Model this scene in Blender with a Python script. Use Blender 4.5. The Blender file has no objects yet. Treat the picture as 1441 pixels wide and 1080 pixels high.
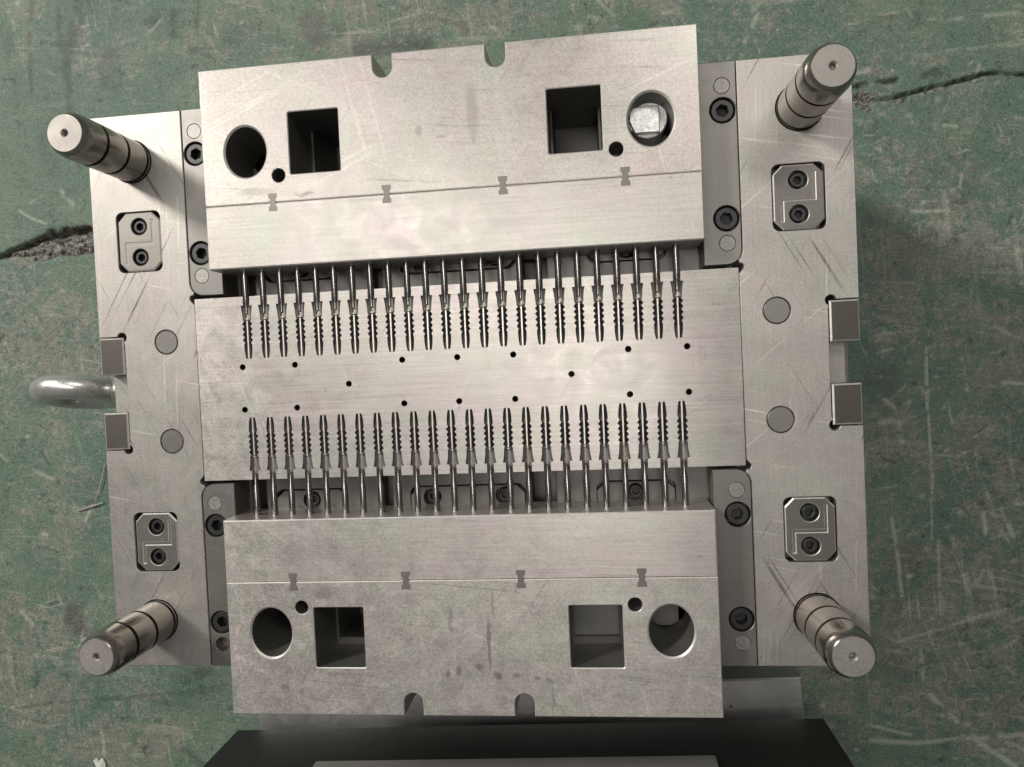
import bpy, bmesh, math, random
import numpy as np
from mathutils import Vector, Matrix
from mathutils.geometry import delaunay_2d_cdt

# ------------------------------------------------------------------ camera, world, lamps, exposure
scene = bpy.context.scene
col = scene.collection
R_CAM = ((0.9928596, 0.0424634, 0.1114750),
         (-0.0455489, 0.9986422, 0.0252783),
         (-0.1102502, -0.0301753, 0.9934457))
C_CAM = Vector((0.07773, 0.00674, 0.41820))
F_PX = 1018.96                                   # focal length in pixels of the 1441 wide photograph
cam_d = bpy.data.cameras.new('camera')
cam = bpy.data.objects.new('camera', cam_d)
col.objects.link(cam)
cam.matrix_world = Matrix.Translation(C_CAM) @ Matrix(R_CAM).to_4x4()
cam_d.sensor_fit = 'HORIZONTAL'
cam_d.sensor_width = 36.0
cam_d.lens = F_PX / 1441 * 36.0
cam_d.clip_start = 0.02
cam_d.clip_end = 100
scene.camera = cam

world = bpy.data.worlds.new('World')
scene.world = world
world.use_nodes = True
bg = world.node_tree.nodes['Background']
bg.inputs['Color'].default_value = (1.0, 0.985, 0.96, 1)
bg.inputs['Strength'].default_value = 0.12

def area_lamp(name, loc, target, sx, sy, power, colour):
    d = bpy.data.lights.new(name, 'AREA')
    d.shape = 'RECTANGLE'
    d.size, d.size_y = sx, sy
    d.energy = power
    d.color = colour
    o = bpy.data.objects.new(name, d)
    col.objects.link(o)
    o.location = loc
    o.rotation_euler = (Vector(target) - Vector(loc)).to_track_quat('-Z', 'Y').to_euler()
    return o
area_lamp('workshop_lamp', (-2.20, 1.55, 2.05), (0, 0, 0), 0.46, 0.46, 95, (1.0, 0.955, 0.90))
area_lamp('tube_lamp', (-0.50, 0.40, 2.2), (-0.45, 0.37, 0), 0.25, 2.0, 18, (1.0, 0.96, 0.92))
area_lamp('tube_lamp', (0.75, 1.35, 2.1), (0, 0, 0), 1.2, 0.3, 15, (1.0, 0.96, 0.92))

vs = scene.view_settings
vs.view_transform = 'Standard'
vs.look = 'None'
vs.exposure = 0.0
vs.gamma = 1.0
vs.use_curve_mapping = False

# ------------------------------------------------------------------ helpers (all shapes in millimetres)
MM = 0.001
FLOOR = -195.0
XO = -0.7                                        # the insert and slides sit a hair off the plate's middle
rnd = random.Random(7)

def pixel_to(u, v, z):                           # photo pixel -> point on the level plane z (mm)
    d = Matrix(R_CAM) @ Vector(((u - 720.5) / F_PX, -(v - 540) / F_PX, -1))
    t = (z * MM - C_CAM.z) / d.z
    p = C_CAM + t * d
    return p.x / MM, p.y / MM

def rect(x0, y0, x1, y1):
    return [(x0, y0), (x1, y0), (x1, y1), (x0, y1)]

def circle(cx, cy, r, n=40, ry=None):
    ry = ry or r
    return [(cx + r * math.cos(2 * math.pi * i / n), cy + ry * math.sin(2 * math.pi * i / n)) for i in range(n)]

def hexagon(cx, cy, r, a=0.3):
    return [(cx + r * math.cos(a + math.pi * i / 3), cy + r * math.sin(a + math.pi * i / 3)) for i in range(6)]

def rrect(x0, y0, x1, y1, r, n=6):
    rs = r if isinstance(r, (tuple, list)) else (r,) * 4   # radii: lower left, lower right, upper right, upper left
    out = []
    for (cx, cy, sx, sy, a, q) in ((x0, y0, 1, 1, math.pi, rs[0]), (x1, y0, -1, 1, 1.5 * math.pi, rs[1]),
                                   (x1, y1, -1, -1, 0, rs[2]), (x0, y1, 1, -1, .5 * math.pi, rs[3])):
        if q <= 0:
            out.append((cx, cy))
            continue
        for i in range(n + 1):
            t = a + .5 * math.pi * i / n
            out.append((cx + sx * q + q * math.cos(t), cy + sy * q + q * math.sin(t)))
    return out

def octagon(x0, y0, x1, y1, c):
    return [(x0 + c, y0), (x1 - c, y0), (x1, y0 + c), (x1, y1 - c), (x1 - c, y1), (x0 + c, y1), (x0, y1 - c), (x0, y0 + c)]

def offset(poly, d):                             # ccw polygon moved inwards by d
    n = len(poly)
    out = []
    for i in range(n):
        p0, p1, p2 = Vector(poly[i - 1]), Vector(poly[i]), Vector(poly[(i + 1) % n])
        a, b = (p1 - p0).normalized(), (p2 - p1).normalized()
        na, nb = Vector((-a.y, a.x)), Vector((-b.y, b.x))
        m = na + nb
        k = m.length_squared
        m = m * (2 / k) if k > 0.3 else na
        out.append((p1.x + m.x * d, p1.y + m.y * d))
    return out

class Solid:
    """Collects closed shapes that are one piece of metal."""
    def __init__(s):
        s.v, s.f, s.m = [], [], []
    def ring(s, poly, z):
        i = len(s.v)
        s.v += [(x, y, z) for x, y in poly]
        return list(range(i, i + len(poly)))
    def skirt(s, a, b, mi=0):
        n = len(a)
        for i in range(n):
            j = (i + 1) % n
            s.f.append((a[i], a[j], b[j], b[i])); s.m.append(mi)
    def cap(s, loops, up=True, mi=0):
        idx = [i for l in loops for i in l]
        pts = [Vector(s.v[i][:2]) for i in idx]
        ed, k = [], 0
        for l in loops:
            ed += [(k + i, k + (i + 1) % len(l)) for i in range(len(l))]
            k += len(l)
        r = delaunay_2d_cdt(pts, ed, [], 1, 1e-6)
        inner = [[s.v[i][:2] for i in l] for l in loops[1:]]
        boxes = [(min(p[0] for p in l), min(p[1] for p in l), max(p[0] for p in l), max(p[1] for p in l)) for l in inner]
        def in_hole(x, y):
            for l, b in zip(inner, boxes):
                if x < b[0] or y < b[1] or x > b[2] or y > b[3]:
                    continue
                c = False
                for (x0, y0), (x1, y1) in zip(l, l[1:] + l[:1]):
                    if (y0 > y) != (y1 > y) and x < x0 + (y - y0) / (y1 - y0) * (x1 - x0):
                        c = not c
                if c:
                    return True
            return False
        z = s.v[idx[0]][2]
        mp = []
        for k, o in enumerate(r[3]):
            if o:
                mp.append(idx[o[0]])
            else:
                s.v.append((r[0][k].x, r[0][k].y, z)); mp.append(len(s.v) - 1)
        for f in r[2]:
            g = [mp[i] for i in f]
            if inner and in_hole(sum(s.v[i][0] for i in g) / len(g), sum(s.v[i][1] for i in g) / len(g)):
                continue
            s.f.append(g if up else g[::-1]); s.m.append(mi)
    def plate(s, outer, zt, zb, holes=(), ch=0.4, mi=0, wall=None, edge=None):
        wall = mi if wall is None else wall
        edge = mi if edge is None else edge
        """holes: (polygon, depth or None when it goes through, chamfer, shift of its bottom)"""
        top = s.ring(offset(outer, ch) if ch else outer, zt)
        loops_t = [top]
        side = s.ring(outer, zt - ch) if ch else top
        if ch:
            s.skirt(side, top, edge)
        bot = s.ring(outer, zb)
        s.skirt(bot, side, mi)
        loops_b = [bot]
        for h in holes:
            poly, dep, hc, sh = (list(h) + [None, 0.3, (0, 0)][len(h) - 1:])[:4]
            t = s.ring(offset(poly, -hc) if hc else poly, zt)
            w = s.ring(poly, zt - hc) if hc else t
            if hc:
                s.skirt(t, w, edge)
            zz = zb if dep is None else zt - dep
            b = s.ring([(x + sh[0], y + sh[1]) for x, y in poly], zz)
            s.skirt(w, b, wall)
            loops_t.append(t)
            if dep is None:
                loops_b.append(b)
            else:
                s.cap([b], True, wall)
        s.cap(loops_t, True, mi)
        s.cap(loops_b, False, mi)
        return s
    def lathe(s, prof, n=48, mi=0, cx=0, cy=0):
        rings = []
        for r, z in prof:
            if r < 1e-6:
                s.v.append((cx, cy, z)); rings.append([len(s.v) - 1])
            else:
                rings.append(s.ring(circle(cx, cy, r, n), z))
        for a, b in zip(rings, rings[1:]):
            if len(a) == 1 and len(b) == 1:
                continue
            if len(a) == 1:
                for i in range(n):
                    s.f.append((a[0], b[(i + 1) % n], b[i])); s.m.append(mi)
            elif len(b) == 1:
                for i in range(n):
                    s.f.append((a[i], a[(i + 1) % n], b[0])); s.m.append(mi)
            else:
                s.skirt(a, b, mi)
        return s
    def mesh(s, name, mats, angle=32, fix=True):
        me = bpy.data.meshes.new(name)
        me.from_pydata([(x * MM, y * MM, z * MM) for x, y, z in s.v], [], s.f)
        for m in (mats if isinstance(mats, (list, tuple)) else [mats]):
            me.materials.append(m)
        me.polygons.foreach_set('material_index', s.m)
        if fix:
            bm = bmesh.new(); bm.from_mesh(me)
            bmesh.ops.recalc_face_normals(bm, faces=bm.faces)
            bm.to_mesh(me); bm.free()
        me.polygons.foreach_set('use_smooth', [True] * len(me.polygons))
        me.set_sharp_from_angle(angle=math.radians(angle))
        me.update()
        return me

def world_loc(o):
    p = Vector((0, 0, 0))
    while o:
        p = p + o.location
        o = o.parent
    return p

def put(name, me, parent=None, at=(0, 0, 0), rz=0.0, wpos=None):
    """links a mesh; 'at' is in millimetres of the place (for rotated things: of the thing itself, with wpos=False)"""
    o = bpy.data.objects.new(name, me)
    col.objects.link(o)
    p = Vector(at) * MM
    if parent:
        o.parent = parent
        if wpos is not False:
            p = p - world_loc(parent)
    o.location = p
    o.rotation_euler.z = rz
    return o

def thing(name, label, cat, at, rz=0.0, group=None):
    o = bpy.data.objects.new(name, None)
    o.empty_display_size = 0.02
    col.objects.link(o)
    o.location = Vector(at) * MM
    o.rotation_euler.z = rz
    tag(o, label, cat, group)
    return o

def tag(o, label=None, cat=None, group=None, kind=None):
    for k, v in (('label', label), ('category', cat), ('group', group), ('kind', kind)):
        if v:
            o[k] = v
    return o

# ------------------------------------------------------------------ materials
class Nodes:
    def __init__(s, name):
        s.mat = bpy.data.materials.new(name)
        s.mat.use_nodes = True
        s.t = s.mat.node_tree
        s.b = s.t.nodes['Principled BSDF']
        s.tc = s.t.nodes.new('ShaderNodeTexCoord')
    def new(s, kind, **kw):
        n = s.t.nodes.new('ShaderNode' + kind)
        for k, v in kw.items():
            setattr(n, k, v)
        return n
    def link(s, a, b):
        s.t.links.new(a, b)
    def put(s, sock, v):
        if hasattr(v, 'is_linked') or hasattr(v, 'links'):
            s.link(v, sock)
        else:
            sock.default_value = v
    def math(s, op, a, b=None, c=None, clamp=False):
        n = s.new('Math', operation=op, use_clamp=clamp)
        s.put(n.inputs[0], a)
        if b is not None: s.put(n.inputs[1], b)
        if c is not None: s.put(n.inputs[2], c)
        return n.outputs[0]
    def noise(s, scale, detail=3, rough=0.55, stretch=None, rot=0.0, off=(0, 0, 0), dist=0.0):
        m = s.new('Mapping')
        s.link(s.tc.outputs['Object'], m.inputs['Vector'])
        m.inputs['Location'].default_value = off
        m.inputs['Rotation'].default_value = (0, 0, rot)
        if stretch:
            m2 = s.new('Mapping')
            s.link(m.outputs[0], m2.inputs['Vector'])
            m2.inputs['Scale'].default_value = stretch
            m = m2
        n = s.new('TexNoise')
        s.link(m.outputs[0], n.inputs['Vector'])
        n.inputs['Scale'].default_value = scale
        n.inputs['Detail'].default_value = detail
        n.inputs['Roughness'].default_value = rough
        n.inputs['Distortion'].default_value = dist
        return n.outputs['Fac']
    def ramp(s, v, a, b, lo=0.0, hi=1.0):
        n = s.new('MapRange')
        n.clamp = True
        s.put(n.inputs['Value'], v)
        for k, q in (('From Min', a), ('From Max', b), ('To Min', lo), ('To Max', hi)):
            n.inputs[k].default_value = q
        return n.outputs[0]
    def mix(s, f, a, b):
        n = s.new('Mix', data_type='RGBA')
        s.put(n.inputs['Factor'], f)
        s.put(n.inputs['A'], a if not isinstance(a, tuple) else (*a, 1)) if False else None
        ia = [i for i in n.inputs if i.type == 'RGBA']
        for sock, v in zip(ia, (a, b)):
            s.put(sock, (*v, 1) if isinstance(v, tuple) else v)
        return [o for o in n.outputs if o.type == 'RGBA'][0]
    def scale_col(s, c, f):
        n = s.new('VectorMath', operation='SCALE')
        s.put(n.inputs[0], c)
        s.put(n.inputs['Scale'], f)
        return n.outputs[0]
    def bump(s, h, strength, dist):
        n = s.new('Bump')
        n.inputs['Strength'].default_value = strength
        n.inputs['Distance'].default_value = dist
        s.put(n.inputs['Height'], h)
        s.link(n.outputs[0], s.b.inputs['Normal'])
    def attr(s, name):
        n = s.new('Attribute', attribute_name=name)
        return n.outputs['Fac']

def steel(name, colour, rough, axis='x', brush=0.25, grain=0.3, blotch=0.25, scratch=0.0, tint=0.5, aniso=0.5, seed=0.0, metallic=0.78, bump=0.25, vary=1.0, stains=()):
    N = Nodes(name)
    st = (0.03, 1, 1) if axis == 'x' else (1, 0.03, 1)
    o = (seed, seed * 1.7, seed * .6)
    br = N.noise(850, 3, .6, st, 0.0, o)
    gr = N.noise(1000, 2, .7, None, 0, o)
    bl = N.noise(22, 4, .6, None, 0, o, 0.4)
    bl2 = N.noise(90, 4, .65, None, 0, (o[0] + 3, 1, 2), 0.6)
    v = N.math('MULTIPLY_ADD', N.math('SUBTRACT', br, .5), brush * 2, 1.0)
    v = N.math('ADD', v, N.math('MULTIPLY', N.math('SUBTRACT', gr, .5), grain * 2))
    v = N.math('ADD', v, N.math('MULTIPLY', N.math('SUBTRACT', bl, .5), blotch * 1.6))
    v = N.math('ADD', v, N.math('MULTIPLY', N.math('SUBTRACT', bl2, .5), blotch * 1.0))
    tn = N.ramp(N.noise(34, 2, .5, None, 0, (o[0] + 7, 5, 1)), .3, .7)
    c = tuple(colour)
    warm = (c[0] * (1 + .045 * tint), c[1] * (1 - .03 * tint), c[2] * (1 + .0 * tint))
    cool = (c[0] * (1 - .03 * tint), c[1] * (1 + .03 * tint), c[2] * (1 - .03 * tint))
    base = N.mix(tn, warm, cool)
    ro = N.math('ADD', rough, N.math('MULTIPLY', N.math('SUBTRACT', bl2, .5), .22 * vary))
    ro = N.math('ADD', ro, N.math('MULTIPLY', N.math('SUBTRACT', gr, .5), .16 * vary))
    h = N.math('ADD', N.math('MULTIPLY', br, .7), N.math('MULTIPLY', gr, .5))
    if scratch > 0:
        tot = None
        for k, (a, den) in enumerate(((0.35, .665), (-0.9, .67), (1.75, .66), (1.2, .675), (2.6, .67))):
            sc = N.noise(420, 1, .4, (0.018, 1, 1), a + seed, (seed + k * 3.1, k, 0))
            m = N.ramp(sc, den, den + .05)
            msk = N.ramp(N.noise(26, 2, .5, None, 0, (k * 9.1 + seed, 4, k)), .46, .62)
            m = N.math('MULTIPLY', m, msk)
            if k % 2:
                m = N.math('MULTIPLY', m, -1.3)
            tot = m if tot is None else N.math('ADD', tot, m)
        v = N.math('ADD', v, N.math('MULTIPLY', tot, scratch))
        h = N.math('SUBTRACT', h, N.math('MULTIPLY', N.math('ABSOLUTE', tot), .5))
    if stains:                                    # finger marks and drips with a shape of their own
        sep = N.new('SeparateXYZ')
        N.link(N.tc.outputs['Object'], sep.inputs[0])
        wob = N.math('MULTIPLY', N.math('SUBTRACT', bl2, .5), .006)
        px, py = N.math('ADD', sep.outputs[0], wob), N.math('SUBTRACT', sep.outputs[1], wob)
        tot = None
        for u, w, ru, rw, amt in stains:
            x, y = pixel_to(u, w, 15.6)
            ex = N.math('MULTIPLY', N.math('SUBTRACT', px, x * MM), 2.53 / (ru * MM))
            ey = N.math('MULTIPLY', N.math('SUBTRACT', py, y * MM), 2.53 / (rw * MM))
            d = N.math('ADD', N.math('MULTIPLY', ex, ex), N.math('MULTIPLY', ey, ey))
            k = N.ramp(d, .35, 1.3, amt, 0)
            tot = k if tot is None else N.math('MAXIMUM', tot, k)
        v = N.math('MULTIPLY', v, N.math('SUBTRACT', 1.0, N.math('MULTIPLY', tot, N.ramp(gr, .3, .6, .5, 1.1))))
    base = N.scale_col(base, v)
    N.link(base, N.b.inputs['Base Color'])
    N.link(ro, N.b.inputs['Roughness'])
    N.b.inputs['Metallic'].default_value = metallic
    if aniso:
        N.b.inputs['Anisotropic'].default_value = aniso
        cx = N.new('CombineXYZ')
        cx.inputs[0].default_value, cx.inputs[1].default_value = (0, 1) if axis == 'x' else (1, 0)
        N.link(cx.outputs[0], N.b.inputs['Tangent'])
    N.bump(h, bump, 0.00012)
    return N.mat

M = {}
M['slide'] = steel('ground_slide_steel', (0.48, 0.452, 0.422), .35, 'x', .12, .46, .26, .14, .9, .72, 1.0, stains=(
    (688, 905, 3.5, 42, .42), (694, 850, 3, 22, .3), (634, 872, 4, 20, .3), (630, 948, 5, 5, .4), (645, 944, 4, 8, .45), (673, 937, 6, 6, .4), (700, 950, 6, 5, .45), (727, 951, 6, 4, .4),
    (757, 955, 5, 3, .4), (772, 957, 4, 3, .4), (427, 975, 4, 6, .4), (400, 966, 7, 4, .3), (472, 950, 14, 3, .25), (455, 835, 16, 10, .25), (590, 185, 5, 9, .3), (665, 160, 10, 42, .22), (620, 192, 8, 3, .3), (428, 273, 16, 3, .45), (360, 270, 30, 6, .2), (778, 985, 2, 26, .3)))
M['slide_front'] = steel('fine_ground_slide_steel', (0.48, 0.455, 0.425), .34, 'x', .22, .28, .14, .06, .9, .75, 2.0)
M['plate'] = steel('worn_plate_steel', (0.385, 0.367, 0.340), .52, 'y', .14, .42, .30, .42, .7, .35, 3.0)
M['insert'] = steel('brushed_insert_steel', (0.44, 0.414, 0.387), .33, 'x', .26, .24, .16, .09, .8, .75, 4.0)
M['gib'] = steel('hardened_gib_steel', (0.215, 0.205, 0.190), .46, 'y', .10, .10, .10, .04, .4, .3, 5.0)
M['dowel'] = steel('dowel_end_steel', (0.29, 0.28, 0.262), .5, 'x', .08, .7, .25, .1, .4, 0, 6.0)
M['lock'] = steel('lock_steel', (0.18, 0.170, 0.155), .42, 'x', .10, .12, .12, .05, .4, .3, 7.0)
M['dark'] = steel('dark_cavity_steel', (0.11, 0.105, 0.095), .40, 'y', .10, .30, .20, 0, .3, 0, 8.0)  # dark steel colour for the inner part of each cavity
M['edge'] = steel('highlight_chamfer_steel', (0.74, 0.715, 0.675), .5, 'x', .10, .30, .10, 0, .2, 0, 20.0)  # edge highlights put into a brighter chamfer colour
M['side_lock'] = steel('browned_lock_steel', (0.095, 0.086, 0.076), .52, 'y', .12, .2, .12, 0, .3, 0, 21.0)
M['pin_face'] = steel('ground_pin_face_steel', (0.33, 0.312, 0.288), .60, 'x', .05, .3, .15, 0, .3, 0, 22.0)
M['recess_shade'] = steel('oily_recess_shade_steel', (0.05, 0.048, 0.045), .6, 'x', .1, .2, .1, 0, .2, 0, 23.0)  # shade inside the insert holes put into the colour; oily in pin grooves
M['flare'] = steel('lighter_cavity_steel', (0.27, 0.26, 0.24), .34, 'y', .10, .30, .20, 0, .3, 0, 8.5)  # lighter steel colour for the mouth of each cavity
M['bright'] = steel('polished_core_steel', (0.60, 0.575, 0.545), .38, 'y', .05, .12, .06, 0, .2, 0, 9.0)
M['pin'] = steel('turned_pin_steel', (0.42, 0.398, 0.365), .22, 'x', .0, .03, .03, 0, .4, 0, 10.0, bump=.02, vary=.15, metallic=1.0)
M['corepin'] = steel('core_pin_steel', (0.31, 0.30, 0.285), .22, 'y', .05, .10, .05, 0, .3, 0, 11.0, bump=.05, metallic=1.0, vary=.3)
M['screw'] = steel('black_oxide_screw', (0.058, 0.058, 0.057), .42, 'x', .10, .30, .20, 0, .1, 0, 12.0)
M['key'] = steel('key_steel', (0.20, 0.188, 0.176), .55, 'y', .10, .25, .15, 0, .3, 0, 13.0)
M['under'] = steel('channel_steel', (0.17, 0.163, 0.152), .42, 'y', .12, .15, .15, 0, .4, .3, 14.0)  # hardened steel, its colour darkened further for the shade in the channels
M['zinc'] = steel('zinc_plated_steel', (0.62, 0.62, 0.59), .30, 'x', .05, .35, .35, 0, .3, 0, 15.0)
M['gap_shade'] = steel('shaded_mould_steel', (0.055, 0.055, 0.052), .42, 'x', .15, .15, .20, 0, .2, 0, 16.0)  # steel with the deep shadow between the mould halves put into its colour
M['grey'] = steel('grey_clamp_plate_steel', (0.40, 0.40, 0.385), .40, 'x', .08, .12, .15, .05, .2, .3, 17.0)
M['inner_dark'] = steel('dark_inner_steel', (0.20, 0.195, 0.18), .5, 'y', .15, .2, .15, 0, .3, 0, 19.0)  # darker steel colour for hole walls, pockets and key outlines
M['rough'] = steel('sawn_bar_steel', (0.62, 0.62, 0.60), .38, 'x', .10, .9, .30, 0, .2, 0, 18.0, bump=.8)

# ------------------------------------------------------------------ floor: worn green paint on concrete
def build_floor():
    st = 1.35
    xs = np.arange(-600, 560 + st, st); ys = np.arange(-480, 500 + st, st)
    X, Y = np.meshgrid(xs, ys)
    ny, nx = X.shape
    rs = np.random.RandomState(3)
    def lattice(sc, seed):                        # smooth value noise
        r = np.random.RandomState(seed)
        gx, gy = (X + 1000) / sc, (Y + 1000) / sc
        G = r.rand(int(gy.max()) + 3, int(gx.max()) + 3)
        ix, iy = gx.astype(int), gy.astype(int)
        fx, fy = gx - ix, gy - iy
        fx, fy = fx * fx * (3 - 2 * fx), fy * fy * (3 - 2 * fy)
        return (G[iy, ix] * (1 - fx) + G[iy, ix + 1] * fx) * (1 - fy) + (G[iy + 1, ix] * (1 - fx) + G[iy + 1, ix + 1] * fx) * fy
    def fbm(sc, seed, n=4):
        return sum(lattice(sc / 2 ** k, seed + k) * .5 ** k for k in range(n)) / sum(.5 ** k for k in range(n))
    wob = (fbm(40, 11) - .5) * 10
    wob2 = (fbm(40, 21) - .5) * 10
    light = np.zeros_like(X); dark = np.zeros_like(X); spall = np.zeros_like(X); depth = np.zeros_like(X); groove = np.zeros_like(X)
    def seg_dist(pts, wobble=1.0):
        best = np.full_like(X, 1e9); side = np.zeros_like(X)
        P = [pixel_to(u, v, FLOOR) for u, v in pts]
        for (x0, y0), (x1, y1) in zip(P, P[1:]):
            dx, dy = x1 - x0, y1 - y0
            L = dx * dx + dy * dy + 1e-9
            qx, qy = X + wob * wobble - x0, Y + wob2 * wobble - y0
            t = np.clip((qx * dx + qy * dy) / L, 0, 1)
            d = np.hypot(qx - t * dx, qy - t * dy)
            s = (dx * qy - dy * qx) / math.sqrt(L)
            m = d < best
            best[m] = d[m]; side[m] = s[m]
        return best, side
    broken = fbm(9, 31, 3)
    def stroke(arr, pts, w, amt, wobble=.35, gaps=.45):
        d, _ = seg_dist(pts, wobble)
        a = np.clip(1.3 - d / w, 0, 1) * np.clip((broken - gaps) * 7 + .5, 0, 1)
        np.maximum(arr, a * amt, out=arr)
    def blob(arr, u, v, rx, ry, amt, rot=0.0):
        cx, cy = pixel_to(u, v, FLOOR)
        k = 1 / 1.66                              # photo pixels to mm on the floor
        qx, qy = X - cx + wob * 1.6, Y - cy + wob2 * 1.6
        c, s = math.cos(rot), math.sin(rot)
        e = np.hypot((qx * c + qy * s) / (rx * k), (-qx * s + qy * c) / (ry * k))
        a = np.clip((1.15 - e) * 2.2, 0, 1) * np.clip((fbm(14, 61) - .28) * 3.2, 0, 1)
        np.maximum(arr, a * amt, out=arr)
    # the broken-out joint that runs under the mould
    d, s = seg_dist([(-40, 368), (6, 361), (35, 351), (75, 342), (130, 336), (200, 328)], 1.5)
    taper = np.clip((X + 470) / 55, .06, 1)
    width = (13.5 + (fbm(22, 41) - .5) * 17) * taper
    sp = np.clip((width - d) / 2.2, 0, 1)
    spall = np.maximum(spall, sp)
    depth += sp * (3.0 + (fbm(11, 51) - .35) * 13 * np.clip(d / 4, .5, 1)) * np.clip(taper * 1.2, .3, 1)
    edge = np.clip(1 - np.abs(s - width * .62) / 3.5, 0, 1) * sp
    depth += edge * 8; groove = np.maximum(groove, edge * .9)
    d, s = seg_dist([(-40, 369), (10, 361)], .4)
    g = np.clip(1.5 - d / 2.2, 0, 1); depth += g * 5; groove = np.maximum(groove, g)
    # the same joint on the right, a narrow crack
    d, s = seg_dist([(1190, 140), (1255, 135), (1300, 124), (1345, 115), (1385, 107), (1480, 97)], .95)
    g = np.clip(1.4 - d / (.7 + .75 * np.clip(fbm(30, 45) * 2 - .5, 0, 1)), 0, 1) * np.clip((X - 280) / 40, .45, 1); depth += g * 6; groove = np.maximum(groove, g)
    sp = np.clip((7 - d) / 4, 0, 1) * np.clip(-s / 2, 0, 1) * np.clip((fbm(14, 71) - .42) * 8, 0, 1)
    spall = np.maximum(spall, sp * .9); depth += sp * 1.3
    d, s = seg_dist([(1200, 124), (1222, 116), (1262, 110)], .6)
    g = np.clip(1.3 - d / 2.0, 0, 1) * np.clip((broken - .4) * 6, 0, 1); depth += g * 4; groove = np.maximum(groove, g * .8)
    d, s = seg_dist([(1195, 132), (1222, 136)], 1.0)
    sp = np.clip((13 - d) / 5, 0, 1) * np.clip((fbm(8, 81) - .45) * 8, 0, 1)
    spall = np.maximum(spall, sp); depth += sp * 2.5
    # grime and scuffs that show on the photograph
    for pts, w, a in [([(44, -10), (42, 70), (43, 130)], 2.6, .6), ([(125, -10), (104, 45), (90, 92)], 8, .75), ([(82, 25), (92, 100), (104, 165)], 4, .6),
                      ([(243, 15), (243, 50)], 4, .6), ([(278, 0), (276, 90)], 1.2, .5), ([(270, 70), (274, 92)], 4, .7), ([(620, 25), (660, 45)], 3, .5),
                      ([(440, 60), (470, 40)], 8, .6), ([(500, 70), (540, 66), (600, 63)], 8, .8), ([(60, 60), (85, 62), (80, 95)], 3, .5),
                      ([(0, 1000), (120, 985), (320, 965)], 1.5, .55), ([(140, 985), (240, 975), (310, 972)], 2, .5),
                      ([(1210, 1000), (1225, 900)], 6, .4), ([(255, 1050), (285, 1075)], 5, .6)]:
        stroke(dark, pts, w, a, .8, .32)
    for u, v, rx, ry, a in [(160, 100, 22, 42, .75), (165, 25, 10, 20, .4), (60, 560, 30, 22, .5), (52, 475, 12, 8, .5), (105, 870, 22, 26, .8), (130, 955, 24, 18, .6), (30, 620, 8, 8, .5),
                            (70, 190, 18, 60, .4), (330, 50, 30, 18, .4), (440, 40, 30, 26, .5), (215, 25, 14, 12, .5), (1240, 560, 30, 50, .45), (1250, 350, 50, 60, .35), (1330, 260, 60, 50, .3),
                            (1280, 800, 40, 50, .3), (1240, 960, 40, 30, .4), (270, 950, 40, 12, .7), (245, 985, 40, 10, .5), (90, 275, 20, 20, .3), (20, 90, 15, 60, .4), (1270, 30, 30, 12, .5)]:
        blob(dark, u, v, rx, ry, a)
    lt = [([(20, 290), (45, 307), (72, 318)], 1.5, .9), ([(82, 262), (103, 288)], 3, .6), ([(1303, 485), (1307, 600), (1312, 700)], 1.7, .85), ([(1312, 700), (1310, 760)], 1.2, .6),
          ([(1255, 730), (1270, 840)], 2.0, .8), ([(1320, 760), (1322, 880)], 1.6, .6), ([(1392, 800), (1405, 880)], 2.0, .6), ([(1385, 725), (1387, 750)], 2.4, .9), ([(1412, 715), (1425, 755)], 3.0, .9),
          ([(1262, 905), (1330, 885), (1441, 850)], 2.2, .6), ([(1260, 890), (1320, 868)], 2.5, .6), ([(1215, 1020), (1280, 1035)], 2.0, .7), ([(1215, 1042), (1290, 1047), (1441, 1035)], 3.0, .7),
          ([(1310, 980), (1345, 1018)], 2.5, .9), ([(1370, 1040), (1430, 1080)], 3.0, .8), ([(1295, 915), (1300, 960)], 2.0, .7), ([(1400, 460), (1441, 480)], 1.6, .7), ([(1410, 540), (1441, 541)], 2.0, .9),
          ([(1240, 560), (1262, 580), (1270, 620)], 3.0, .6), ([(1240, 595), (1285, 590)], 4.0, .55), ([(1290, 300), (1345, 296)], 2, .7), ([(1300, 175), (1345, 178)], 2, .6), ([(1330, 250), (1335, 330)], 4, .45),
          ([(1345, 290), (1350, 330)], 4, .45), ([(1300, 30), (1441, 18)], 2.5, .5), ([(1310, 70), (1441, 64)], 2.0, .4), ([(1062, 15), (1070, 5)], 3, .5), ([(1050, 60), (1068, 20)], 2.5, .6),
          ([(690, 38), (702, 45)], 2, .9), ([(815, 20), (850, 30)], 2, .6), ([(840, 0), (870, 30)], 2, .5), ([(930, 20), (960, 15)], 3, .5), ([(30, 860), (45, 880)], 2.4, .6), ([(100, 905), (118, 898)], 2.2, .8),
          ([(45, 660), (75, 675)], 1.8, .7), ([(120, 735), (128, 712)], 2.2, .8), ([(60, 752), (66, 754)], 2.5, .9), ([(1380, 890), (1441, 870)], 2, .5), ([(1230, 470), (1290, 465)], 2, .4)]
    for pts, w, a in lt:
        stroke(light, pts, w * .75, a, .5, .42)
    r2 = random.Random(5)
    for i in range(230):                          # random fine scuffs, denser to the right
        u = r2.uniform(1200, 1480) if r2.random() < .72 else r2.uniform(-40, 330)
        v = r2.uniform(-20, 1100); a = r2.gauss(0, .5) if r2.random() < .6 else r2.uniform(0, 3.14); L = r2.uniform(6, 42)
        x, y = pixel_to(u, v, FLOOR); L /= 1.66
        m = (np.abs(X - x) < L + 12) & (np.abs(Y - y) < L + 12)
        if not m.any(): continue
        qx, qy = X[m] - x + wob[m] * .5, Y[m] - y + wob2[m] * .5
        c, s = math.cos(a), math.sin(a)
        t, n = qx * c + qy * s, -qx * s + qy * c
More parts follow.
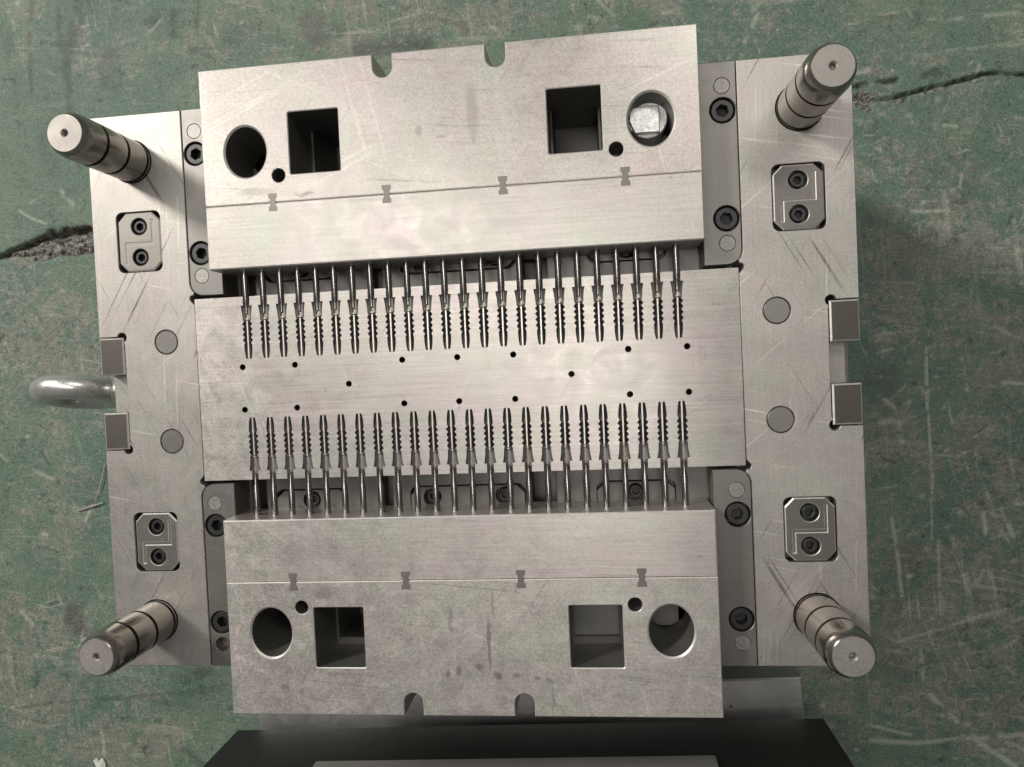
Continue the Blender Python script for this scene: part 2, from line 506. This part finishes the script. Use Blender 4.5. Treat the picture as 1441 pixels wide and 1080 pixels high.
        w = r2.uniform(.6, 1.7)
        k = np.clip(1.2 - np.abs(n) / w, 0, 1) * np.clip((L / 2 - np.abs(t)) / 3 + .5, 0, 1) * np.clip((broken[m] - .45) * 7 + .4, 0, 1) * r2.uniform(.25, .75)
        light[m] = np.maximum(light[m], k)
    for i in range(420):                          # specks of grit pressed into the paint
        u = r2.uniform(-40, 1480); v = r2.uniform(-20, 1100)
        x, y = pixel_to(u, v, FLOOR); r = r2.uniform(.8, 2.6)
        j0, i0 = int((x - xs[0]) / st), int((y - ys[0]) / st)
        sl = (slice(max(i0 - 4, 0), i0 + 5), slice(max(j0 - 4, 0), j0 + 5))
        k = np.clip(1.4 - np.hypot(X[sl] - x, (Y[sl] - y) * r2.uniform(.8, 1.6)) / r, 0, 1)
        tgt = light if r2.random() < .45 else dark
        if k.size: tgt[sl] = np.maximum(tgt[sl], k * r2.uniform(.4, .95))
    wear = .435 + (fbm(150, 91, 5) - .5) * .5 - .05 * np.clip((-X - 220) / 80, 0, 1) * np.clip((Y + 120) / 60, 0, 1)
    patch = np.zeros_like(X)
    for u, v, rx, ry, a in [(50, 930, 120, 110, 1), (190, 1040, 120, 50, .8), (110, 60, 120, 80, .7), (330, 60, 90, 60, .7), (470, 40, 60, 60, .9), (640, 25, 90, 50, .8), (850, 30, 120, 50, .8), (1060, 50, 60, 50, .5),
                            (1270, 110, 90, 50, .9), (1370, 160, 70, 80, .9), (1250, 230, 60, 50, .7), (1390, 330, 90, 60, .7), (1290, 320, 60, 50, .5), (1390, 660, 90, 80, 1),
                            (1260, 640, 50, 60, .8), (1340, 860, 130, 110, 1), (1260, 980, 90, 60, .9), (1380, 1030, 100, 60, .9), (1250, 450, 40, 50, .5), (1400, 520, 60, 30, .5)]:
        blob(patch, u, v, rx, ry, a)
    wear = wear + patch * .17
    Z = -np.clip(depth, -1, 14) + (fbm(60, 101) - .5) * .8 - dark * .05
    rim = (X < xs[2]) | (X > xs[-3]) | (Y < ys[2]) | (Y > ys[-3])
    Z[rim] = 0
    # the fine patch is framed by four big quads of the same sheet
    nv = ny * nx
    co = np.stack([X * MM, Y * MM, (FLOOR + Z) * MM], -1).reshape(-1, 3)
    far = 6.0
    ext = np.array([(-far, -far, FLOOR * MM), (far, -far, FLOOR * MM), (far, far, FLOOR * MM), (-far, far, FLOOR * MM)])
    co = np.concatenate([co, ext])
    I = np.arange(nv).reshape(ny, nx)
    q = np.stack([I[:-1, :-1], I[:-1, 1:], I[1:, 1:], I[1:, :-1]], -1).reshape(-1, 4)
    c00, c10, c11, c01 = I[0, 0], I[0, -1], I[-1, -1], I[-1, 0]
    q = np.concatenate([q, [[nv, nv + 1, c10, c00], [nv + 1, nv + 2, c11, c10], [nv + 2, nv + 3, c01, c11], [nv + 3, nv, c00, c01]]])
    me = bpy.data.meshes.new('floor')
    me.vertices.add(len(co)); me.vertices.foreach_set('co', co.astype(np.float32).ravel())
    me.loops.add(q.size); me.loops.foreach_set('vertex_index', q.astype(np.int32).ravel())
    me.polygons.add(len(q)); me.polygons.foreach_set('loop_start', np.arange(0, q.size, 4, dtype=np.int32))
    me.update(calc_edges=True)
    for nm, A in (('scuff', light), ('grime', dark), ('spall', spall), ('groove', groove), ('wear', wear)):
        a = me.attributes.new(nm, 'FLOAT', 'POINT')
        a.data.foreach_set('value', np.concatenate([A.ravel(), [.0 if nm != 'wear' else .5] * 4]).astype(np.float32))
    me.polygons.foreach_set('use_smooth', [True] * len(me.polygons))
    N = Nodes('worn_green_floor_paint')
    wear_a = N.attr('wear')
    n1 = N.noise(28, 6, .68, None, 0, (1, 2, 3), .5)
    n2 = N.noise(130, 5, .7, None, 0, (4, 2, 1), .6)
    n3 = N.noise(620, 4, .75, None, 0, (9, 9, 1))
    n4 = N.noise(9, 4, .6, None, 0, (5, 1, 3), .3)
    dr = N.noise(110, 3, .6, (.09, 1, 1), .12, (2, 1, 0))
    green = N.mix(N.ramp(n1, .32, .68), (0.092, 0.142, 0.097), (0.150, 0.198, 0.145))
    green = N.mix(N.ramp(n4, .40, .62), green, (0.085, 0.140, 0.104))
    wv = N.math('ADD', N.math('MULTIPLY', wear_a, .75), N.math('MULTIPLY', n1, .5))
    wv = N.math('ADD', wv, N.math('MULTIPLY', N.math('SUBTRACT', n2, .5), .55))
    worn = N.mix(N.ramp(n2, .35, .65), (0.120, 0.128, 0.102), (0.200, 0.202, 0.168))
    c = N.mix(N.ramp(wv, .60, .67, 0, .85), green, worn)
    fl = N.noise(210, 6, .82, None, 0, (3, 6, 9), .5)
    c = N.mix(N.math('MULTIPLY', N.ramp(fl, .545, .60), N.ramp(wv, .50, .66, .2, .75)), c, (0.27, 0.275, 0.23))
    c = N.mix(N.math('MULTIPLY', N.ramp(N.noise(230, 6, .82, None, 0, (8, 2, 4), .5), .56, .62), N.ramp(n1, .40, .60, .9, .35)), c, (0.045, 0.064, 0.047))
    for k, (ang, sc, th) in enumerate(((.10, 190, .60), (1.50, 190, .61), (.25, 260, .64), (1.25, 260, .65), (-.20, 300, .64))):
        ln = N.ramp(N.noise(sc, 2, .5, (.045, 1, 1), ang, (k * 2.3, k, 1), .15), th, th + .05)
        ms = N.ramp(N.noise(24, 3, .6, None, 0, (k * 5.5, 3, k)), .47, .60)
        c = N.mix(N.math('MULTIPLY', N.math('MULTIPLY', ln, ms), N.ramp(wear_a, .40, .58, .08, .50)), c, (0.33, 0.34, 0.285))
    c = N.mix(N.math('MULTIPLY', N.ramp(dr, .58, .70), N.ramp(n1, .45, .62, 0, .45)), c, (0.27, 0.275, 0.235))
    grit = N.ramp(n3, .36, .65, .68, 1.30)
    c = N.scale_col(c, grit)
    c = N.mix(N.math('MULTIPLY', N.ramp(N.noise(75, 5, .75, None, 0, (7, 3, 2), .8), .585, .67), .7), c, (0.040, 0.046, 0.038))
    c = N.mix(N.math('MULTIPLY', N.attr('grime'), N.ramp(n2, .25, .55, .35, .85)), c, (0.040, 0.045, 0.037))
    c = N.mix(N.math('MULTIPLY', N.attr('scuff'), N.ramp(n3, .3, .6, .35, .95)), c, (0.40, 0.41, 0.35))
    conc = N.mix(N.ramp(N.noise(260, 5, .75, None, 0, (1, 8, 3), .4), .42, .60), (0.030, 0.029, 0.025), (0.33, 0.315, 0.275))
    c = N.mix(N.attr('spall'), c, conc)
    c = N.mix(N.math('MULTIPLY', N.attr('groove'), .8), c, (0.03, 0.03, 0.025))
    N.link(c, N.b.inputs['Base Color'])
    ro = N.math('ADD', .42, N.math('MULTIPLY', n2, .3))
    ro = N.math('ADD', ro, N.math('MULTIPLY', N.attr('spall'), .3))
    N.link(ro, N.b.inputs['Roughness'])
    N.b.inputs['Specular IOR Level'].default_value = .35
    h = N.math('ADD', N.math('MULTIPLY', n3, .5), N.math('MULTIPLY', n2, 1.0))
    h = N.math('ADD', h, N.math('MULTIPLY', N.math('MULTIPLY', N.attr('spall'), N.noise(300, 4, .8)), 4))
    N.bump(h, .8, .0011)
    me.materials.append(N.mat)
    o = bpy.data.objects.new('floor', me)
    col.objects.link(o)
    tag(o, 'worn green painted concrete floor with a broken joint', 'floor', kind='structure')
build_floor()

# ------------------------------------------------------------------ shared small parts
def screw_mesh(name, r, h, af):
    s = Solid()
    s.plate(circle(0, 0, r, 36), 0, -h, [(hexagon(0, 0, af / 2 / math.cos(math.pi / 6)), h * .85, .2)], ch=.7)
    return s.mesh(name, M['screw'], 25)
SCREW8 = screw_mesh('screw_m8', 6.5, 8, 6.2)
SCREW5 = screw_mesh('screw_m5', 4.25, 5, 4.2)
def disc_mesh(name, r, mat, h=4, ch=.3):
    return Solid().plate(circle(0, 0, r, 40), 0, -h, ch=ch).mesh(name, mat, 25)
DOWEL_S = disc_mesh('gib_dowel', 4.4, M['dowel'], 4, .25)
DOWEL_L = disc_mesh('plate_dowel', 7.2, M['gib'], 6, .45)

# ------------------------------------------------------------------ the open mould half
mould = thing('injection_mould', 'open steel injection mould half with four guide pins lying on the green floor', 'mould', (0, 0, FLOOR))

CH = -20.0                                        # floor of the slide channels
def mould_plate():
    s = Solid()
    holes = []
    for sy in (1, -1):
        def yr(a, b): return (min(sy * a, sy * b), max(sy * a, sy * b))
        for x0, x1, near in ((-125, -78, 65.5), (-38, 34, 65.5), (77, 124, 65.5)):      # pockets of the wear plates
            a, b = yr(near, 118 if abs(x0) > 40 else 112)
            holes.append((rrect(x0, a, x1, b, 5), 9, .2))
        for x0, x1, dep in ((37.5, 53, 22), (-56.5, -49, 16), (-141, -131, 20)):         # clearance grooves
            a, b = yr(57.5, 112)
            holes.append((rect(x0, a, x1, b), dep, .2))
        for x, y, w, hh, dep in ((-75, 142, 27, 36, 55), (73.5, 142, 27, 36, 55 if sy > 0 else 3)):   # pockets below the square windows
            holes.append((rect(x - w / 2, sy * y - hh / 2, x + w / 2, sy * y + hh / 2), dep, .2))
        for x in (-117, 114.5):
            holes.append((circle(x, sy * 146, 13.5, 32), 50, .2))
    s.plate(rect(-224.6, -169.6, 224.6, 169.6), CH, -62, holes, ch=0, mi=1, wall=2)
    for sx in (-1, 1):                            # the two raised cheeks
        def fl(pts):
            return [(x * sx, y) for x, y in pts] if sx > 0 else [(x * sx, y) for x, y in pts][::-1]
        def arc(cx, cy, r, a0, a1, n=8):
            return [(cx + r * math.cos(math.radians(a0 + (a1 - a0) * i / n)), cy + r * math.sin(math.radians(a0 + (a1 - a0) * i / n))) for i in range(n + 1)]
        rx, ry = 208.4, 35.2
        pts = [(225, -170), (225, -ry)]
        pts += [(rx + 4.5, -ry)] + arc(rx + 1.6, -ry + .6, 3.0, -20, -250, 10)[1:] + [(rx, -ry + 5)]
        pts += [(rx, ry - 5)] + arc(rx + 1.6, ry - .6, 3.0, 250, 20, 10)[:-1] + [(rx + 4.5, ry)]
        pts += [(225, ry), (225, 170), (163.9, 170), (163.9, 66)]
        pts += arc(155.5, 66, 8.4, 0, -48, 6)[1:] + arc(162.2, 56.0, 2.0, 100, -60, 6) + [(161.4, 52)]
        pts += [(161.4, -52)] + arc(162.2, -56.0, 2.0, 60, -100, 6) + arc(155.5, -66, 8.4, 48, 0, 6)[:-1] + [(163.9, -66), (163.9, -170)]
        pts = fl(pts)
        hl = []
        for sy in (-1, 1):
            hl.append((circle(197 * sx, 141.5 * sy, 13.1, 48), 6, .2))
            hl.append((circle(181 * sx, 30.5 * sy, 7.6, 40), 2.5, .25))
            hl.append((rrect(180.6 * sx if sx > 0 else 209.2 * sx, min(74.2 * sy, 111 * sy), 209.2 * sx if sx > 0 else 180.6 * sx, max(74.2 * sy, 111 * sy), 4), 12, .3))
        s.plate(pts, 0, CH - .4, hl, ch=.35, wall=2)
    # ledges seen between the side locks
    s.plate(rect(-224.8, -34.8, -208, 34.8), -11, CH - .3, ch=.8)
    s.plate(rect(208, -34.8, 221.5, 34.8), -13, CH - .3, ch=.8)
    return s.mesh('mould_plate', [M['plate'], M['under'], M['inner_dark']])
put('mould_plate', mould_plate(), mould)
put('support_plate', Solid().plate(rect(-224, -169, 224, 169), -62.3, -100, ch=1).mesh('support_plate', M['plate']), mould)
SP = Solid().plate(rect(-30, -169, 30, 169), 0, -66, ch=1).mesh('spacer_block', M['plate'])
for x in (-194, 194):
    put('spacer_block', SP, mould, (x, 0, -100.3))
put('clamp_plate', Solid().plate(rect(-224, -169, 224, 169), -166.6, FLOOR, ch=1).mesh('clamp_plate', M['plate']), mould)

# gibs: the dark guide rails either side of each slide
for sx in (-1, 1):
    for sy in (-1, 1):
        xa, xb = (142.6, 163.4) if sx > 0 else (-163.4, -142.6)
        ya, yb = (57.6, 170.2) if sy > 0 else (-170.2, -57.6)
        k = {(1, 1): 1, (1, -1): 2, (-1, 1): 0, (-1, -1): 3}[(sx, sy)]      # the corner that is rounded
        rr = [0.0] * 4; rr[k] = 8.0
        hl = [(circle(155.7 * sx, y * sy, 7.2, 36), 9.5, .3) for y in (83.3, 143.3)]
        empty_hole = (sx, sy) == (-1, -1)
        hl += [(circle(155.7 * sx, y * sy, 4.5, 32), 8 if (empty_hole and y > 100) else 1.0, .15) for y in (69.5, 156.9)]
        g = put('gib', Solid().plate(rrect(xa, ya, xb, yb, rr), -.25, CH + .02, hl, ch=.35).mesh('gib', M['gib']), mould)
        for y in (83.3, 143.3):
            put('screw', SCREW8, g, (155.7 * sx, y * sy, -1.0), rnd.uniform(0, 6))
        for y in (69.5, 156.9):
            if not (empty_hole and y > 100):
                put('dowel', DOWEL_S, g, (155.7 * sx, y * sy, -.32), rnd.uniform(0, 6))

# guide pins
def pin_mesh():
    s = Solid()
    s.lathe([(0, 52.5), (1.3, 53), (1.5, 55.6), (2.3, 56.4), (9.9, 56.4)], 64, 1)
    s.lathe([(9.9, 56.4), (10.6, 55.8), (11.7, 53.8), (12.3, 51.4), (12.5, 48.8), (12.5, 39.5)], 64, 0)
    s.lathe([(12.5, 39.5), (11.3, 39.4), (11.3, 37.2), (12.5, 37.1)], 64, 2)       # oil grooves
    s.lathe([(12.5, 37.1), (12.5, 21.4)], 64, 0)
    s.lathe([(12.5, 21.4), (11.3, 21.3), (11.3, 19.1), (12.5, 19.0)], 64, 2)
    s.lathe([(12.5, 19.0), (12.5, 3.4)], 64, 0)
    s.lathe([(12.5, 3.4), (11.6, 3.3), (11.6, 1.7), (12.7, 1.6)], 64, 2)
    s.lathe([(12.7, 1.6), (12.7, -6), (0, -6)], 64, 0)
    return s.mesh('guide_pin', [M['pin'], M['pin_face'], M['recess_shade']], 24)
PIN = pin_mesh()
for x in (-197, 197):
    for y in (-141.5, 141.5):
        put('guide_pin', PIN, mould, (x, y, 0), rnd.uniform(0, 6))

# parting locks with two screws and a Z shaped step
def lock_mesh(s_):
    s = Solid()
    out = octagon(-13.7, -17.9, 13.7, 17.9, 5.2)
    hl = [(circle(0, y, 5.3, 32), 5.5, .3) for y in (9.4, -9.4)]
    # the step: a shallow Z groove cut across the face
    w = .55
    z = [(8.2 - w, -1.2), (8.2 + w, -1.2 - 0), (8.2 + w, 14.0), (8.2 - w, 14.0)]
    zp = [(-9.4, -13.2), (-8.2, -13.2), (-8.2, -1.8), (9.2, -1.8), (9.2, 13.2), (8.0, 13.2), (8.0, -.2), (-9.4, -.2)]
    hl.append((zp, .5, .45))
    s.plate(out, 0, -10, hl, ch=.8, edge=1)
    return s.mesh('parting_lock', [M['lock'], M['edge']], 25)
LOCK = lock_mesh(1)
for sx in (-1, 1):
    for sy in (-1, 1):
        c = (194.9 * sx, 92.6 * sy, -.5)
        l = put('parting_lock', LOCK, mould, c)
        for y in (9.4, -9.4):
            put('screw', SCREW5, l, (c[0], c[1] + y, -1.6), rnd.uniform(0, 6))
# round dowels in the cheeks
for sx in (-1, 1):
    for sy in (-1, 1):
        put('dowel', DOWEL_L, mould, (181 * sx, 30.5 * sy, -.05), rnd.uniform(0, 6))
# side lock blocks
SIDE = Solid().plate(rect(-7.9, -11.4, 7.9, 11.4), 0, -10.4, ch=.9, edge=1).mesh('side_lock', [M['side_lock'], M['edge']])
for sx in (-1, 1):
    for sy in (-1, 1):
        put('side_lock', SIDE, mould, (217.0 * sx, 23.1 * sy, .25))
# wear plates on the channel floor, seen between the core pins
for sy in (-1, 1):
    for x0, x1, scr in ((-124.6, -78.4, (-101.5,)), (-37.6, 33.6, (-24, 21)), (77.4, 123.6, (100.5,))):
        a, b = sorted((66 * sy, 111 * sy))
        yy = 72.5
        hl = [(circle(x, yy * sy, 5.6, 28), 7, .2) for x in scr]
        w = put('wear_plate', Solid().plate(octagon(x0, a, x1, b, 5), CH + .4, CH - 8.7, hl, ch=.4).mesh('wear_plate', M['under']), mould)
        for x in scr:
            put('screw', SCREW5, w, (x, yy * sy, CH - 2), rnd.uniform(0, 6))
# bar ends standing below the round windows of the slides
def bar_mesh():
    s = Solid()
    s.plate(circle(0, 0, 11.2, 40), 0, -30, ch=.5)
    s.plate([(-7.2, -9.0), (6.5, -9.0), (6.5, 5.6), (-9.6, 5.6), (-10.2, -2)], 3.4, -.2, ch=.5)
    return s.mesh('bar_end', M['rough'], 25)
put('bar_end', bar_mesh(), mould, (114.0, 141.5, 2))
put('bar_end', Solid().plate(rect(-14, 0, 9, 30), 0, -20, ch=.4).mesh('bar_end_half', M['under'], 25), mould, (114, -154.5, -21.5))

# eye bolt in the left face, seen from above
def eye_bolt():
    s = Solid()
    R0, r0, nu, nv = 21.5, 8.2, 40, 20
    rings = []
    for i in range(nu):
        a = 2 * math.pi * i / nu
        rr = []
        for j in range(nv):
            b = 2 * math.pi * j / nv
            q = R0 + r0 * math.cos(b) * (1 + .06 * math.cos(a))
            s.v.append((q * math.cos(a), r0 * math.sin(b) * 1.0, q * math.sin(a)))
            rr.append(len(s.v) - 1)
        rings.append(rr)
    for i in range(nu):
        s.skirt(rings[i], rings[(i + 1) % nu])
    n0 = len(s.v)
    for x, r in ((24, 7.5), (33, 9), (36, 13), (44, 13.4), (44.5, 8), (62, 8)):    # neck, collar and shank along +x
        for j in range(28):
            b = 2 * math.pi * j / 28
            s.v.append((x, r * math.cos(b), r * math.sin(b)))
    for k in range(5):
        a = list(range(n0 + 28 * k, n0 + 28 * k + 28)); b = list(range(n0 + 28 * (k + 1), n0 + 28 * (k + 1) + 28))
        s.skirt(a, b)
    return s.mesh('eye_bolt', M['zinc'], 40)
e = put('eye_bolt', eye_bolt(), mould, (-271, 1.5, -41))
e.rotation_euler.x = math.radians(-12)

# ------------------------------------------------------------------ cavity insert with 48 plug cavities
PX = [XO + (i - 11.5) * 11.1 for i in range(24)]
def outline():                                    # (distance from the middle line, half width, depth)
    st = [(55.5, 2.05, 2.0), (50.0, 2.05, 2.0), (50.0, 3.6, 2.6), (45.5, 2.85, 2.6), (41.2, 2.6, 2.6)]
    for k in range(4):
        y = 40.4 - 3.25 * k
        st += [(y, 2.0, 1.9), (y - 1.3, 3.05, 3.0), (y - 1.7, 3.05, 3.0), (y - 3.0, 2.0, 1.9)]
    st += [(27.0, 2.1, 2.1), (26.4, 2.55, 2.5), (23.5, 2.5, 2.5), (20.5, 2.2, 2.2), (18.4, 1.8, 1.6), (17.9, 1.65, 1.3)]
    return st
ST = outline()
def insert_mesh():
    s = Solid()
    hl = []
    for k in (-4, -3, -1, 0, 1, 3, 4):
        for sy in (-1, 1):
            hl.append((circle(XO + 33 * k, 12.9 * sy, 1.75, 24), 12, .12))
    for k in (-2, 2):
        hl.append((circle(XO + 33.1 * k, 0.1, 1.75, 24), 12, .12))
    pts = [(-161 + .0, -55.5)]
    for x in PX:
        pts += [(x - w, -y) for y, w, d in ST] + [(x + w, -y) for y, w, d in reversed(ST)]
    pts += [(161, -55.5), (161, 55.5)]
    for x in reversed(PX):
        pts += [(x + w, y) for y, w, d in ST] + [(x - w, y) for y, w, d in reversed(ST)]
    pts += [(-161, 55.5)]
    s.plate(pts, .25, -6, [(h[0], None, h[2]) for h in hl], ch=0, wall=1)
    s.plate(rect(-161, -55.5, 161, 55.5), -6.02, CH + .02, [(h[0], 13.5, 0) for h in hl], ch=0, wall=1)
    return s.mesh('cavity_insert', [M['insert'], M['recess_shade']])
insert = put('cavity_insert', insert_mesh(), mould)

def cavity_mesh():
    s = Solid()
    n = 8
    rings = []
    for y, w, d in ST:                            # runs towards +y here; z = 0 is the parting face
        i = len(s.v)
        for k in range(n + 1):
            t = math.pi * k / n
            s.v.append((-w * math.cos(t), y, -d * math.sin(t)))
        rings.append(list(range(i, i + n + 1)))
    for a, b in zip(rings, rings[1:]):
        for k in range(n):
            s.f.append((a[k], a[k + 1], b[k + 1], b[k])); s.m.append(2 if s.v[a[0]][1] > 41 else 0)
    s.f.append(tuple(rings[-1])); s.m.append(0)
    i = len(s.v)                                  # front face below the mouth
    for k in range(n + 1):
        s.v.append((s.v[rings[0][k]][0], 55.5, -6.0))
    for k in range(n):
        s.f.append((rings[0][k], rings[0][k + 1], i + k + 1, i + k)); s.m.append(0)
    # the bright blade along the middle and the small vent pip
    s.plate(rect(-.46, 17.95, .46, 40.8), -.06, -3.2, ch=.08, mi=1)
    s.lathe([(0, -.2), (.45, -.3), (.8, -.9), (.8, -3)], 12, 1, 0, 41.8)
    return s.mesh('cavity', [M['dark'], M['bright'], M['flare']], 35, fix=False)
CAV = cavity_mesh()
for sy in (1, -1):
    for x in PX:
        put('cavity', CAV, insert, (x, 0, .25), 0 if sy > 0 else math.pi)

# ------------------------------------------------------------------ the two slides with their core pins
def core_pin_mesh():                              # points along -y from the slide face at y = 0
    prof = [(1.85, 0), (1.85, 16.0), (.98, 19.8), (.9, 25.2), (.5, 25.8), (0, 25.8)]
    s = Solid()
    n = 20
    rings = []
    for r, l in prof:
        i = len(s.v)
        if r == 0:
            s.v.append((0, -l, 0)); rings.append([i]); continue
        for k in range(n):
            a = 2 * math.pi * k / n
            s.v.append((r * math.cos(a), -l, r * math.sin(a)))
        rings.append(list(range(i, i + n)))
    for a, b in zip(rings, rings[1:]):
        if len(b) == 1:
            for k in range(n):
                s.f.append((a[k], a[(k + 1) % n], b[0])); s.m.append(0)
        else:
            s.skirt(a, b)
    return s.mesh('core_pin', M['corepin'], 30)
CORE = core_pin_mesh()
ZS = 15.6
KEYX = [XO + v for v in (-100.6, -33.2, 33.2, 100.6)]
def key_poly():
    a, b, h, t = 2.35, 1.45, 4.85, 2.0
    return [(-a, -h), (a, -h), (a, -h + t), (b, -h + t + .9), (b, h - t - .9), (a, h - t), (a, h), (-a, h), (-a, h - t), (-b, h - t - .9), (-b, -h + t + .9), (-a, -h + t)]
KEY = Solid().plate(key_poly(), .08, -1.2, ch=.03).plate(offset(key_poly(), -.28), .03, -1.1, ch=0, mi=1).mesh('key', [M['key'], M['inner_dark']])
def slide(sy, front, label):
    t = thing('slide_block', label, 'mould slide', (XO, sy * (front + 57), CH), 0, 'slides pulled back from the cavity insert')
    x0, x1 = XO - 141.8, XO + 141.8
    def Y(a): return sy * (front + a)
    def P(poly): return poly if sy > 0 else [(x, y) for x, y in poly]
    lo = CH + .05
    a, b = sorted((Y(0), Y(36.5)))
    keyholes_f = []
    put('front_block', Solid().plate(rect(x0, a, x1, b), ZS, lo, ch=.7, edge=1).mesh('front_block', [M['slide_front'], M['edge']]), t)
    # rear block with its two slots, windows and bores
    ya, yb = Y(36.8), Y(115.2)
    r = 5.65
    sl = []
    def slot(cx, up):
        yc = Y(115.2 - 13.1 + r)
        pts = []
        for i in range(13):
            an = math.pi * i / 12
            pts.append((cx + r * math.cos(math.pi + an) if up else cx + r * math.cos(an), yc + (-r * math.sin(an) if up else r * math.sin(an))))
        return pts
    if sy > 0:                                    # ccw, back edge runs from right to left at the top
        o = [(x0, ya), (x1, ya), (x1, yb)]
        for cx in (XO + 32.2, XO - 32.2):
            q = slot(cx, True)[::-1]
            o += [(cx + r, yb)] + q + [(cx - r, yb)]
        o += [(x0, yb)]
    else:
        o = [(x0, yb)]
        for cx in (XO - 32.2, XO + 32.2):
            q = slot(cx, False)[::-1]
            o += [(cx - r, yb)] + q + [(cx + r, yb)]
        o += [(x1, yb), (x1, ya), (x0, ya)]
    hl = []
    for s2 in (-1, 1):
        hl.append((circle(XO + 115.6 * s2, Y(66.7), 12.4, 56, 14.6), None, 1.0, (0, -sy * 4.0)))
        hl.append((circle(XO + 96.3 * s2, Y(51.8), 4.0, 32), 24, .3))
        q0, q1 = sorted((Y(52.0), Y(87.3)))
        wx0, wx1 = sorted((XO + 59.4 * s2, XO + 89.2 * s2))
        hl.append((rrect(wx0, q0, wx1, q1, .9, 3), None, .5, (0, 0)))
    put('rear_block', Solid().plate(o, ZS - .03, lo, hl, ch=.5, wall=1, edge=2).mesh('rear_block', [M['slide'], M['inner_dark'], M['edge']], 25), t)
    for x in KEYX:
        put('key', KEY, t, (x, Y(36.7), ZS))
    for x in PX:
        put('core_pin', CORE, t, (x, Y(0), 0.2), 0 if sy > 0 else math.pi)
    return t
slide(1, 70.1, 'steel slide whose core pins reach deep into the insert, nearest the broken floor joint')
slide(-1, 77.2, 'steel slide pulled further out, hanging over the dark second mould half')

# ------------------------------------------------------------------ second mould half standing beside it
second = thing('mould_half', 'dark second mould half with grey clamp plate beside the open mould', 'mould', (8, -262, FLOOR), math.radians(1.75))
put('clamp_plate', Solid().plate(rect(-224, -210, 221, 10), 38, 0, [(circle(166, -11.5, 1.3, 16), 6, .2)], ch=1.3).mesh('second_clamp_plate', M['grey']), second, (0, 0, 0), wpos=False)
put('spacer_block', Solid().plate(rect(-215, -200, 215, -30), 64, 38.2, ch=.5).mesh('second_spacer', M['gap_shade']), second, (0, 0, 0), wpos=False)
put('cavity_plate', Solid().plate(rect(-229, -215, 228, -10), 142, 62.5, ch=1.0).mesh('second_plate', M['gap_shade']), second, (0, 0, 0), wpos=False)
put('wedge_block', Solid().plate(rect(-141, -60, 141, -6.5), 143, 117, ch=1.2).mesh('second_wedge', M['bright']), second, (0, 0, 0), wpos=False)

# ------------------------------------------------------------------ swarf on the floor
def strip(name, pts, w, h, mat, label, cat):
    s = Solid()
    P = [(*pixel_to(u, v, FLOOR), FLOOR + 1.0 + dz) for u, v, dz in pts]
    rings = []
    for i, p in enumerate(P):
        a, b = Vector(P[max(i - 1, 0)]), Vector(P[min(i + 1, len(P) - 1)])
        d = (b - a).normalized(); n = Vector((-d.y, d.x, 0)).normalized()
        k = .45 if i in (0, len(P) - 1) else 1
        q = Vector(p)
        base = q.copy()
        r = []
        for sgn, zz in ((-1, 0), (1, 0), (1, h), (-1, h)):
            s.v.append(tuple(base + n * sgn * w / 2 * k + Vector((0, 0, zz)))); r.append(len(s.v) - 1)
        rings.append(r)
    for a, b in zip(rings, rings[1:]):
        s.skirt(a, b)
    s.f += [tuple(rings[0]), tuple(rings[-1][::-1])]; s.m += [0, 0]
    c = pixel_to(*pts[0][:2], FLOOR)
    s.v = [(x - c[0], y - c[1], z - FLOOR) for x, y, z in s.v]
    o = put(name, s.mesh(name, mat), None, (c[0], c[1], FLOOR))
    return tag(o, label, cat)
strip('metal_shaving', [(110, 719, 0), (122, 715, .4), (134, 711, .6), (147, 707, .2)], 1.6, .8, M['bright'], 'straight bright metal sliver on the floor below the eye bolt', 'swarf')
strip('metal_shaving', [(135, 704, 0), (141, 690, .5), (146, 672, .8), (149, 652, .3)], .7, .5, M['bright'], 'thin curved metal hair on the floor beside the plate edge', 'swarf')
def paper():
    N = Nodes('dirty_white_paper')
    N.link(N.mix(N.ramp(N.noise(400, 3), .4, .65), (.62, .63, .58), (.30, .34, .28)), N.b.inputs['Base Color'])
    N.b.inputs['Roughness'].default_value = .85
    return N.mat
x, y = pixel_to(141, 1074, FLOOR)
s = Solid().plate([(-6, -9), (4, -8), (6, -1), (5, 4), (1, 3), (-1, 6), (-5, 4), (-4, -2)], 1.4, .6, ch=.2)
tag(put('paper_scrap', s.mesh('paper_scrap', paper()), None, (x, y, FLOOR), .3), 'torn dirty white paper scrap on the green floor', 'scrap')
